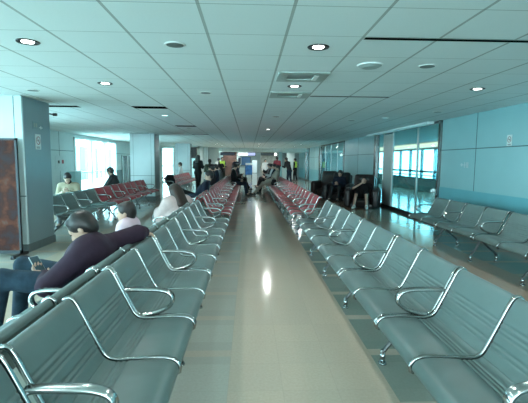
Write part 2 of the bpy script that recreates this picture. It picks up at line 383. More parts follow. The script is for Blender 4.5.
# ------------------------------------------------------------------ tandem benches
PITCH = .565; NS = 4; BL = PITCH*NS
PROF = catmull([(-.024, .742), (-.014, .763), (.004, .772), (.022, .763), (.040, .735), (.075, .662), (.115, .578), (.150, .508), (.172, .474), (.205, .452), (.26, .446), (.34, .450), (.43, .454), (.49, .452), (.525, .440), (.545, .418), (.550, .398)], .006)
SPLIT = int(np.argmin(np.abs(PROF[:, 0]-.178)))
def pad(i0, i1, y0, y1, grooves, t=.030):
    P = PROF[i0:i1+1]; n = len(P); bm = bmesh.new(); ys = [y0, y0+.005, y0+.014, y1-.014, y1-.005, y1]; sc = [.35, .8, 1, 1, .8, .35]
    top, bot = [], []
    for i in range(n):
        g = i+i0; a = PROF[max(g-1, 0)]; b = PROF[min(g+1, len(PROF)-1)]; tt = (b-a)/np.linalg.norm(b-a); nn = np.array([-tt[1], tt[0]])
        # path runs from the top of the back to the front edge: the sitter's side is on +nn
        dent = 0
        for gu in grooves: dent += .0075*math.exp(-((g-gu)/.85)**2)
        puff = .006*math.sin(PI*min(1, i/(n-1)))
        top.append([bm.verts.new((P[i][0]+nn[0]*(puff-dent-(1-s)*.012), y, P[i][1]+nn[1]*(puff-dent-(1-s)*.012))) for y, s in zip(ys, sc)])
        bot.append([bm.verts.new((P[i][0]-nn[0]*t*s, y, P[i][1]-nn[1]*t*s)) for y, s in zip(ys, sc)])
    m = len(ys)
    for i in range(n-1):
        for j in range(m-1):
            bm.faces.new((top[i][j], top[i][j+1], top[i+1][j+1], top[i+1][j])); bm.faces.new((bot[i][j], bot[i+1][j], bot[i+1][j+1], bot[i][j+1]))
        for j in (0, m-1): bm.faces.new((top[i][j], top[i+1][j], bot[i+1][j], bot[i][j]))
    for i in (0, n-1):
        for j in range(m-1): bm.faces.new((top[i][j], top[i][j+1], bot[i][j+1], bot[i][j]))
    fix_normals(bm); return bm
def groove_idx(kind):
    if kind == 'back': return [int(np.argmin(np.hypot(PROF[:SPLIT, 1]-z, 0))) for z in (.640, .617, .594, .538, .518)]
    return [SPLIT+int(np.argmin(np.abs(PROF[SPLIT:, 0]-u))) for u in (.235, .262, .289)]
DIV_S = np.vstack([[[-.036, .718]], PROF[1:]+0, [[.545, .382], [.53, .376]]])
def divider_bm(y):
    P = []
    for i in range(len(DIV_S)):
        a = DIV_S[max(i-1, 0)]; b = DIV_S[min(i+1, len(DIV_S)-1)]; tt = (b-a)/np.linalg.norm(b-a); nn = np.array([-tt[1], tt[0]]); P.append(DIV_S[i]+nn*.001)
    P = np.array(P); P = P[::3] if (len(P)-1) % 3 == 0 else np.vstack([P[::3], P[-1:]])
    bm = bmesh.new(); add_sweep_uz(bm, P, y, ring_ellipse(.0135, .0085, 10)); fix_normals(bm); return bm
ARM = catmull([(.085, .618), (.14, .626), (.24, .626), (.33, .622), (.385, .605), (.408, .570), (.398, .530), (.36, .500), (.30, .475), (.245, .462), (.205, .458)], .02)
def arm_bm(y):
    bm = bmesh.new(); ring = [(.008, -.022), (.013, -.016), (.009, 0), (.013, .016), (.008, .022), (0, .026), (-.008, .022), (-.011, .014), (-.011, -.014), (-.008, -.022), (0, -.026)]
    add_sweep_uz(bm, ARM, y, ring); fix_normals(bm); return bm
def leg_bm(y):
    bm = bmesh.new(); add_tube(bm, [(.415, y, .085), (.385, y, .13), (.33, y, .20), (.285, y, .335)], .017, 10)
    add_tube(bm, [(.02, y, .085), (.06, y, .14), (.16, y, .22), (.27, y, .335)], .017, 10); add_box(bm, .23, .33, y-.03, y+.03, .33, .355, .004, 1); return bm
def foot_bm(u, y):
    bm = bmesh.new(); add_cyl(bm, (u, y, 0), (u, y, .012), .03, .028, 16); add_cyl(bm, (u, y, .012), (u, y, .10), .019, .019, 16); add_cyl(bm, (u, y, .10), (u, y, .108), .019, .012, 16); return bm
DIVS = [.016, PITCH, 2*PITCH-.030, 2*PITCH+.030, 3*PITCH, BL-.016]
SPANS = [(.026, PITCH-.009), (PITCH+.009, 2*PITCH-.040), (2*PITCH+.040, 3*PITCH-.009), (3*PITCH+.009, BL-.026)]
GB, GS = groove_idx('back'), groove_idx('seat')
MESHES = {}
def part(name, key, make, m, parent, smooth=True):
    if key not in MESHES:
        o = obj(name, make(), m, parent, smooth); MESHES[key] = o.data
    else:
        o = obj(name, MESHES[key], None, parent)
    return o
def vinyl(o, m):
    o.material_slots[0].link = 'OBJECT'; o.material_slots[0].material = m
def bench(x, ya, face, label, m, group, arms):
    """face=+1 looks to +x (back at x), -1 looks to -x; ya = world y of the near end; arms: which of near, middle, far"""
    r = empty('tandem_bench', (x, ya if face > 0 else ya+BL, 0), 0 if face > 0 else PI)
    tag(r, label, 'bench', group)
    fl = face < 0
    for k, (a, b) in enumerate(SPANS):
        s = part('backrest', ('back', k), lambda: pad(0, SPLIT, a, b, GB), GREYV, r); vinyl(s, m)
        s = part('seat', ('seat', k), lambda: pad(SPLIT, len(PROF)-1, a, b, GS), GREYV, r); vinyl(s, m)
    for k, y in enumerate(DIVS): part('side_frame', ('div', k), lambda: divider_bm(y), CHROME, r)
    for a in arms:
        pos = {'near': 0, 'mid': 2, 'far': 4}[a]; pos = 4-pos if fl else pos
        y = {0: .018, 2: 2*PITCH, 4: BL-.018}[pos]
        part('armrest', ('arm', pos), lambda: arm_bm(y), ARMC, r)
    part('beam', 'beam', lambda: box(.25, .315, .05, BL-.05, .355, .405, .006, 2), SHELL, r, False)
    bmk = 'brackets'
    for k, y in enumerate((.016, PITCH, 2*PITCH, 3*PITCH, BL-.016)):
        part('bracket', ('br', k), lambda: box(.22, .36, max(.004, y-.012), min(BL-.004, y+.012), .40, .432), SHELL, r, False)
    for y in ((.24, .24+2*PITCH) if not fl else (BL-.24, BL-.24-2*PITCH)):
        key = round(y, 3)
        l = part('leg', ('leg', key), lambda: leg_bm(y), SHELL, r)
        for u in (.415, .02): part('glide', ('gl', key, u), lambda: foot_bm(u, y), CHROME, l)
    return r
ORD = ['first', 'second', 'third', 'fourth', 'fifth', 'sixth', 'seventh', 'eighth']
Yg = [.30, 2.56, 4.82]                         # grey units along the aisle
Yr = [7.78+BL*k for k in range(7)]             # red units beyond the gap
for k, y in enumerate(Yg):
    far = ('far',) if k == 2 else ()
    bench(-.90, y, 1, f'grey vinyl four-seat bench, {ORD[k]} in the grey row beside the purple-jacketed man, facing the aisle', GREYV, 'grey benches along the aisle, window side', ('near', 'mid')+far)
    bench(-.985, y, -1, f'grey four-seat bench, {ORD[k]} in the row turned to the windows, back to the aisle row', GREYV, 'grey benches turned to the windows', ('near', 'mid')+far)
    bench(1.39, y-.02, -1, f'grey vinyl four-seat bench, {ORD[k]} in the grey row across the aisle from the purple-jacketed man', GREYV, 'grey benches along the aisle, wall side', ('near', 'mid')+far)
for k, y in enumerate(Yr):
    far = ('far',) if k == 6 else ()
    bench(-.90, y, 1, f'red vinyl four-seat bench, {ORD[k]} red one on the window side of the aisle, facing it', REDV, 'red benches along the aisle, window side', ('near', 'mid')+far)
    bench(1.39, y, -1, f'red vinyl four-seat bench, {ORD[k]} red one on the wall side of the aisle', REDV, 'red benches along the aisle, wall side', ('near', 'mid')+far)
    if k < 5: bench(-.985, y, -1, f'red four-seat bench facing the windows, {ORD[k]} red one back to back with the aisle row', REDV, 'red benches turned to the windows', ('near', 'mid'))
bench(-3.68, 7.40, 1, 'grey four-seat bench just behind the nearest pillar, facing the aisle', GREYV, 'benches between the pillars', ('near', 'mid'))
bench(-3.765, 7.40, -1, 'grey four-seat bench behind the nearest pillar, facing the windows', GREYV, 'benches between the pillars', ('near', 'mid'))
for k in range(2):
    y = 9.68+BL*k
    bench(-3.68, y, 1, f'red four-seat bench between first and second pillar, {ORD[k]} red one, facing the aisle', REDV, 'benches between the pillars', ('near', 'mid')+(('far',) if k else ()))
    bench(-3.765, y, -1, f'red four-seat bench between first and second pillar, {ORD[k]} red one, facing the windows', REDV, 'benches between the pillars', ('near', 'mid'))
for k in range(3):
    bench(-3.43, 16.3+BL*k, 1, f'red four-seat bench between second and third pillar, {ORD[k]} from the second pillar', REDV, 'benches between the pillars', ('near', 'mid')+(('far',) if k == 2 else ()))
bench(-3.515, 20.82, -1, 'red four-seat bench facing the windows just before the third pillar', REDV, 'benches between the pillars', ('near', 'mid'))
bench(3.70, 5.54, -1, 'grey four-seat bench by the blue wall, next to the glazed front', GREYV, 'benches by the blue wall', ('near', 'mid', 'far'))
bench(3.70, 3.25, -1, 'grey four-seat bench by the blue wall, cut off by the picture edge', GREYV, 'benches by the blue wall', ('near', 'mid'))

# ------------------------------------------------------------------ ceiling fittings
def on_ceiling(name, x, y): return empty(name, (x, y, C))
def downlight(x, y, label, lit):
    r = on_ceiling('downlight', x, y); r.location.z = C if y < YE else 2.17; tag(r, label, 'ceiling light', 'recessed downlights')
    bm = bmesh.new(); n = 28
    prof = [(.046, -.001), (.070, -.004), (.076, -.007), (.088, -.008), (.093, -.001)]
    rows = [[bm.verts.new((rr*math.cos(2*PI*i/n), rr*math.sin(2*PI*i/n), z)) for i in range(n)] for rr, z in prof]
    for A, B in zip(rows, rows[1:]):
        for i in range(n): bm.faces.new((A[i], A[(i+1) % n], B[(i+1) % n], B[i]))
    fix_normals(bm); obj('trim_ring', bm, DARKM if lit else WHITE, r, True)
    bm = bmesh.new(); add_cyl(bm, (0, 0, -.005), (0, 0, -.001), .048 if lit else .07, .048 if lit else .07, 24); obj('lamp', bm, LAMPM if lit else DIM, r)
    if lit:
        l = bpy.data.lights.new('downlight_glow', 'AREA'); l.shape = 'DISK'; l.size = .13; l.energy = LAMP_W*lit; l.color = LAMP_COL
        lo = bpy.data.objects.new('downlight_glow', l); lo.location = (0, 0, -.012); COL.objects.link(lo); lo.parent = r
cols = {-1.82: 'window-side', .58: 'aisle', 2.98: 'wall-side'}
for x, cn in cols.items():
    for k, y in enumerate((-3.7, -.1, 3.51, 5.31, 8.91, 12.51, 16.11, 19.71, 23.31, 26.91)):
        downlight(x, y, f'round recessed downlight, {ORD[max(0, k-2)]} in view of the {cn} line of downlights' if k >= 2 else f'round recessed downlight of the {cn} line, overhead outside the picture', 1 if k < 4 else ((1.5 if k == 5 else 2.5 if k > 7 else 0) if x == .58 else (2.5 if k > 7 else 0)))  # farthest ones are lit just to brighten the far part of the hall
for x, l in ((-1.5, 'window side'), (.5, 'middle'), (2.6, 'wall side')):  # extra downlights added to brighten the far end of the hall
    r = downlight(x, 32.4, 'added round fill downlight in the low ceiling past the hanging signs, ' + l, 1.8)
def speaker(x, y, label):
    r = on_ceiling('ceiling_speaker', x, y); tag(r, label, 'ceiling speaker', 'round ceiling speakers')
    bm = bmesh.new(); add_cyl(bm, (0, 0, 0), (0, 0, -.008), .088, .084, 28); obj('rim', bm, WHITE, r)
    bm = bmesh.new(); add_cyl(bm, (0, 0, -.008), (0, 0, -.0095), .072, .07, 28); obj('grille', bm, mat('speaker_grille', (.16, .2, .2), .6), r)
for x, y, l in ((-.62, 3.51, 'small grey round ceiling speaker in front of the aisle, nearest to the camera'), (1.78, 4.11, 'small grey round ceiling speaker near the long black slot and white dome'), (-3.02, 5.9, 'small grey round ceiling speaker above the nearest pillar'),
                (-.62, 5.9, 'small grey round ceiling speaker before the dark slot over the window side'), (3.58, 7.71, 'small grey round ceiling speaker over the wall-side bench row'), (2.38, 9.5, 'small grey round ceiling speaker beyond the second black slot')): speaker(x, y, l)
r = on_ceiling('smoke_detector', 1.2, 4.11); tag(r, 'pale domed round fitting on the ceiling beside the black slot', 'ceiling dome')
bm = bmesh.new(); add_cyl(bm, (0, 0, 0), (0, 0, -.012), .13, .125, 32); obj('base', bm, WHITE, r)
bm = bmesh.new(); add_cyl(bm, (0, 0, -.012), (0, 0, -.03), .115, .075, 32); obj('dome', bm, mat('dome_plastic', (.36, .43, .42), .5), r)
def slot(x0, x1, y, label, wd=.035):
    r = on_ceiling('slot_vent', (x0+x1)/2, y); tag(r, label, 'air vent', 'black linear slot vents'); h = (x1-x0)/2
    bm = bmesh.new(); add_box(bm, -h, h, -wd, wd, -.005, .0); obj('slot', bm, SLOTM, r)
    bm = bmesh.new(); add_box(bm, -h-.01, h+.01, -wd-.012, -wd, -.003, 0); add_box(bm, -h-.01, h+.01, wd, wd+.012, -.003, 0); obj('flange', bm, STEEL, r)
slot(.90, 2.88, 3.24, 'long black linear slot vent across the ceiling, largest of the slots', .022)
slot(.90, 2.08, 6.08, 'black linear slot vent on the aisle ceiling, beyond the square air outlets', .025)
slot(-2.12, -1.52, 7.62, 'short dark slot vent over the benches, first beyond the nearest pillar', .15)
slot(-2.05, -1.5, 11.6, 'short dark slot vent farther along the window side ceiling', .2)
slot(-3.7, -3.1, 7.62, 'short dark slot vent beside the top of the nearest pillar', .10)
slot(-4.5, -3.6, 14.8, 'short dark slot vent right before the second pillar', .07)
slot(-2.1, -1.5, 15.2, 'short dark slot vent over the red benches, third along', .12)
def ac(x, y, d, label):
    r = on_ceiling('air_outlet', x, y); tag(r, label, 'air outlet', 'square ceiling air outlets'); hw = .28
    a = mat('outlet_plate', (.38, .45, .43), .5)
    bm = bmesh.new(); add_box(bm, -hw, hw, -d, -d*.5, -.012, 0); add_box(bm, -hw, hw, d*.5, d, -.012, 0); add_box(bm, -hw, -hw*.62, -d*.5, d*.5, -.012, 0); add_box(bm, hw*.62, hw, -d*.5, d*.5, -.012, 0); obj('frame', bm, a, r)
    bm = bmesh.new(); vs = [(-hw*.62, -d*.5, -.012), (hw*.62, -d*.5, -.012), (hw*.62, d*.5, -.001), (-hw*.62, d*.5, -.001)]; bm.faces.new([bm.verts.new(v) for v in vs]); obj('deflector', bm, mat('outlet_inside', (.22, .27, .26), .5), r)
    bm = bmesh.new(); add_box(bm, hw*.45, hw*.62, -d*.5, d*.5, -.02, -.001); obj('blade', bm, WHITE, r)
ac(.60, 4.72, .25, 'square white ceiling air outlet, nearest of the two by the aisle downlights')
ac(.58, 6.0, .25, 'square white ceiling air outlet beyond the second aisle downlight')

# ------------------------------------------------------------------ signs
def no_smoking(name, label, origin, ex, ey, s):
    """ex: across, ey: outwards normal"""
    o = empty(name, origin); tag(o, label, 'sign')
    ex = Vector(ex); n = Vector(ey); uz = Vector((0, 0, 1))
    def place(bm):
        for v in bm.verts: v.co = ex*v.co.x + n*v.co.y + uz*v.co.z
        fix_normals(bm); return bm
    obj('plate', place(box(-.5*s, .5*s, 0, .006, -.72*s, .72*s)), mat('sign_plate', (.66, .72, .70), .4), o)
    red = mat('sign_red', (.28, .05, .06), .4); blk = mat('sign_black', (.03, .04, .05), .4)
    bm = bmesh.new(); k = 28; R, r_ = .40*s, .32*s; cz = .12*s
    for i in range(k):
        a, b = 2*PI*i/k, 2*PI*(i+1)/k
        bm.faces.new([bm.verts.new((q*math.cos(t), .009, cz+q*math.sin(t))) for q, t in ((R, a), (R, b), (r_, b), (r_, a))])
    c, sn = math.cos(PI/4), math.sin(PI/4)
    bm.faces.new([bm.verts.new((a*c-b*sn, .0095, cz-(a*sn+b*c))) for a, b in ((-.36*s, -.04*s), (.36*s, -.04*s), (.36*s, .04*s), (-.36*s, .04*s))])
    obj('prohibition_ring', place(bm), red, o)
    bm = bmesh.new(); add_box(bm, -.24*s, .14*s, .006, .008, cz-.06*s, cz+.0*s); add_box(bm, .16*s, .24*s, .006, .008, cz-.06*s, cz+.0*s)
    add_box(bm, .14*s, .18*s, .006, .008, cz+.04*s, cz+.16*s); obj('cigarette', place(bm), blk, o)
    bm = bmesh.new(); add_box(bm, -.3*s, .3*s, .006, .008, -.52*s, -.46*s); add_box(bm, -.3*s, .3*s, .006, .008, -.62*s, -.57*s); obj('caption', place(bm), blk, o)
no_smoking('no_smoking_sign', 'small no smoking sign on the side of the nearest pillar', (-3.443, 6.80, 1.74), (0, 1, 0), (1, 0, 0), .17)
no_smoking('no_smoking_sign', 'small no smoking sign high on the blue-green wall at the picture edge', (4.416, 6.78, 1.84), (0, -1, 0), (-1, 0, 0), .13)
# small metal letters and arrow
def decal(name, label, origin, boxes, m, cat='sign'):
    o = empty(name, origin); tag(o, label, cat)
    for nm, bl, mm in boxes:
        bm = bmesh.new()
        for b in bl: add_box(bm, *b)
        obj(nm, bm, mm, o)
    return o
SIGNM = mat('sign_steel', (.55, .65, .66), .35, metal=.5)
decal('wall_lettering', 'small raised metal lettering on the blue-green wall over the bench', (4.418, 8.17, 1.41),
      [('letter', [(-.012, 0, .18, .20, -.075, .075)], SIGNM) if False else ('arrow', [(-.012, 0, .04, .16, -.008, .010), (-.012, 0, .10, .13, -.03, .03)], SIGNM),
       ('letter', [(-.012, 0, -.005, .012, -.055, .055), (-.012, 0, -.075, -.058, -.055, .055), (-.012, 0, -.06, 0, -.008, .008)], SIGNM), ('numeral', [(-.012, 0, -.125, -.108, -.055, .055)], SIGNM)], SIGNM)
decal('direction_plate', 'small worn direction plate with pale arrow on the nearest pillar', (-3.443, 6.82, 2.0),
      [('plate', [(0, .004, -.16, .17, -.06, .06)], mat('plate_teal', (.20, .29, .30), .4)), ('lettering', [(.004, .006, -.13, -.09, -.03, .035), (.004, .006, -.07, -.03, -.03, .035)], mat('letter_tan', (.33, .36, .31), .5)),
       ('arrow', [(.004, .006, .03, .14, -.035, -.02), (.004, .006, .07, .10, -.05, .0)], WHITE)], None)
decal('notice', 'pale notice with red and dark symbols on the white panel wall', (-6.597, 14.62, 1.37), [('plate', [(0, .006, -.5, .4, -.30, .22)], mat('notice_plate', (.60, .68, .67), .4)),
      ('red_symbol', [(.006, .009, -.03, .12, -.06, .07)], mat('symbol_red', (.42, .05, .06), .4)), ('dark_symbol', [(.006, .009, -.32, -.2, -.05, .05)], BLACK)], None)
ph = empty('wall_cabinet', (-6.599, 15.25, 0)); tag(ph, 'pale teal low cabinet at the wall beside the bright window', 'cabinet')
obj('body', box(0, .28, -.28, .3, 0, 1.02, .01, 2), mat('pale_teal', (.33, .52, .53), .4), ph); obj('top', box(-.0, .30, -.30, .32, 1.02, 1.05), WHITE, ph)
cm = empty('security_camera', (-3.43, 7.27, 2.24)); tag(cm, 'small black camera sticking out from the top of the nearest pillar', 'camera')
bm = bmesh.new(); add_cyl(bm, (-.02, -.03, 0), (.05, .0, -.01), .012); obj('bracket', bm, BLACK, cm); obj('housing', box(.03, .10, -.03, .02, -.035, .015, .01), BLACK, cm)
tv = empty('loudspeaker', (-3.40, 24.0, 1.9)); tag(tv, 'black box speaker mounted high on the third pillar', 'speaker')
obj('cabinet', box(.03, .36, -.18, .2, -.32, .32, .02), BLACK, tv); obj('bracket', box(0, .05, -.05, .05, -.1, .1), DARKM, tv)
# poster stand beside the nearest pillar
ps = empty('poster_stand', (-3.85, 6.10, 0)); tag(ps, 'tall dark poster stand with red and orange poster beside the nearest pillar', 'poster stand')
pm = bpy.data.materials.new('poster_print'); pm.use_nodes = True; t = pm.node_tree; b = t.nodes['Principled BSDF']; b.inputs['Roughness'].default_value = .6; b.inputs['Specular IOR Level'].default_value = .2
c = t.nodes.new('ShaderNodeTexCoord'); n = t.nodes.new('ShaderNodeTexNoise'); n.inputs['Scale'].default_value = 5; n.inputs['Detail'].default_value = 4; rmp = t.nodes.new('ShaderNodeValToRGB')
rmp.color_ramp.elements[0].position = .35; rmp.color_ramp.elements[0].color = (.03, .02, .025, 1); e = rmp.color_ramp.elements.new(.5); e.color = (.045, .010, .008, 1)
e = rmp.color_ramp.elements.new(.6); e.color = (.10, .026, .012, 1); rmp.color_ramp.elements[-1].position = .75; rmp.color_ramp.elements[-1].color = (.10, .08, .075, 1)
t.links.new(c.outputs['Object'], n.inputs['Vector']); t.links.new(n.outputs['Fac'], rmp.inputs[0]); t.links.new(rmp.outputs[0], b.inputs['Base Color'])
bm = bmesh.new(); add_box(bm, -.40, -.37, -.02, .02, .05, 1.76); add_box(bm, .43, .46, -.02, .02, .05, 1.76); add_box(bm, -.40, .46, -.02, .02, 1.73, 1.76); add_box(bm, -.4, .46, -.02, .02, .05, .1); obj('frame', bm, DARKM, ps)
obj('poster', box(-.37, .43, -.012, .0, .1, 1.73), pm, ps)
for x in (-.36, .42): obj('foot', box(x-.03, x+.03, -.2, .2, 0, .05, .01), DARKM, ps)

# end of hall: hanging signs, totem, screens
def hang_sign(x0, x1, z0, z1, y, label, parts):
    o = empty('hanging_sign', ((x0+x1)/2, y, 0)); tag(o, label, 'sign'); cx = (x0+x1)/2
    obj('housing', box(x0-cx, x1-cx, 0, .12, z0, z1, .01), DARKM, o)
    for nm, a, b_, m in parts: obj(nm, box(a-cx, b_-cx, -.008, .0, z0+.03, z1-.03), m, o)
    for xx in (x0+.15, x1-.15): obj('rod', box(xx-cx-.012, xx-cx+.012, .05, .07, z1, 2.3 if y > 31 else C), STEEL, o)
hang_sign(-2.1, -1.02, 1.84, 2.08, 30.0, 'dark navy hanging sign at the hall end above the brown shopfront', [('face', -2.05, -1.07, mat('navy_face', (.02, .05, .10), .4))])
hang_sign(-.84, .50, 1.82, 2.08, 30.0, 'lit hanging sign, half white and half pale violet, at the hall end', [('white_face', -.8, -.1, mat('lit_white', (.9, .95, .95), .4, emit=(.9, 1, 1), estr=1.4)), ('violet_face', -.1, .46, mat('lit_violet', (.35, .35, .6), .4, emit=(.45, .5, .85), estr=.7))])
hang_sign(.86, 1.86, 1.86, 2.06, 30.0, 'dark hanging sign at the hall end on the wall side', [('face', .9, 1.82, mat('grey_face', (.03, .05, .06), .4))])
tt = empty('totem_sign', (.33, 23.9, 0)); tag(tt, 'slim white free-standing sign column in the middle of the aisle', 'sign column')
obj('base', box(-.18, .18, -.12, .12, 0, .03, .005), STEEL, tt); obj('column', box(-.14, .14, -.07, .07, .03, 1.5, .012), mat('totem_white', (.68, .80, .82), .35), tt); obj('band', box(-.142, .142, -.072, .072, .72, .76), mat('totem_band', (.25, .36, .38), .4), tt)
for i, (x, y, w_, z0, z1, l) in enumerate(((-.75, 32.2, .2, 1.2, 1.7, 'small white-framed dark poster on the pale end pillar'), (-.28, 33.5, .75, 1.1, 1.75, 'wide dark blue display panel at the hall end'))):
    o = empty('display_panel', (x, y, 0)); tag(o, l, 'display'); obj('screen', box(-w_/2, w_/2, -.02, 0, z0, z1), mat('display_blue%d' % i, ((.05, .07, .12), (.05, .15, .30))[i], .3), o); obj('bezel', box(-w_/2-.04, w_/2+.04, 0, .04, z0-.04, z1+.04), (WHITE, DARKM)[i], o); obj('stand', box(-.04, .04, 0, .04, 0, z0-.04), DARKM, o)
o = empty('advert_board', (.0, 32.5, 0)); tag(o, 'bright blue advertising board standing at the hall end', 'board'); obj('board', box(-.28, .28, 0, .06, .35, 1.3, .01), mat('advert_blue', (.03, .16, .42), .4, var=.5, scale=4), o); obj('top_strip', box(-.28, .28, -.005, .0, 1.12, 1.28), WHITE, o)
for x in (-.22, .22): obj('leg', box(x-.02, x+.02, 0, .06, 0, .36), DARKM, o)
for x, l in ((-.62, 'pale counter at the hall end beside the advertising board'), (2.9, 'pale counter at the hall end near the guard')):
    o = empty('counter', (x, 31.8, 0)); tag(o, l, 'counter'); obj('body', box(-.28, .28, -.2, .2, 0, .95, .01), WHITEP, o); obj('worktop', box(-.31, .31, -.23, .23, .95, .99, .006), mat('counter_top', (.15, .2, .2), .3), o)
o = empty('globe_lamp', (1.95, 30.2, 0)); tag(o, 'small glowing white globe lamp at the hall end beside the dark sign', 'lamp')
bm = bmesh.new(); bmesh.ops.create_uvsphere(bm, u_segments=16, v_segments=10, radius=.11)
for v in bm.verts: v.co.z += 1.95
obj('globe', bm, mat('globe_glow', (.9, .95, .9), .4, emit=(.9, 1, .95), estr=2.5), o, True); bm = bmesh.new(); add_cyl(bm, (0, 0, 2.05), (0, 0, C), .012); obj('stem', bm, STEEL, o)

# ------------------------------------------------------------------ massage chairs
def rbox(name, m, parent, c, s, bev, tilt=0):
    bm = box(-s[0]/2, s[0]/2, -s[1]/2, s[1]/2, -s[2]/2, s[2]/2, bev, 4); R = Matrix.Rotation(tilt, 4, 'Y')
    for v in bm.verts: v.co = R@v.co+Vector(c)
    return obj(name, bm, m, parent, True)
def massage_chair(x, y, dirx, diry, label, m):
    r = empty('massage_chair', (x, y, 0), math.atan2(diry, dirx)); tag(r, label, 'massage chair', 'massage chairs by the wall')
    rbox('base', BLACKL, r, (-.02, 0, .07), (1.0, .80, .14), .03)
    rbox('seat', m, r, (.10, 0, .21), (.70, .56, .20), .06, .08)
    b_ = rbox('backrest', m, r, (-.36, 0, .62), (.22, .66, .86), .08, -.34); rbox('headrest', BLACKL, b_, (-.40, 0, .90), (.14, .40, .16), .05, -.34)
    rbox('back_shell', GREYL, r, (-.50, 0, .52), (.14, .74, .88), .06, -.34)
    for s in (-1, 1):
        a = rbox('armrest', m, r, (.02, s*.43, .30), (1.0, .22, .58), .08); rbox('arm_pad', BLACKL, a, (.05, s*.43, .60), (.74, .16, .04), .015)
    f = rbox('footrest', m, r, (.50, 0, .15), (.14, .50, .26), .05, .25)
    for s in (-1, 1): rbox('calf_wing', BLACKL, f, (.56, s*.22, .17), (.12, .07, .20), .025, .25)
    return r
massage_chair(3.70, 13.0, -.38, -.92, 'dark leather massage chair holding the man in black, nearest to the glass', BROWNL)
massage_chair(3.45, 15.4, -.45, -.9, 'black massage chair with a seated person, second from the glass', BLACKL)
massage_chair(3.36, 17.5, -.5, -.86, 'brown empty massage chair, farthest along the wall', mat('brown_leather', (.045, .03, .026), .4, var=.15, scale=8))

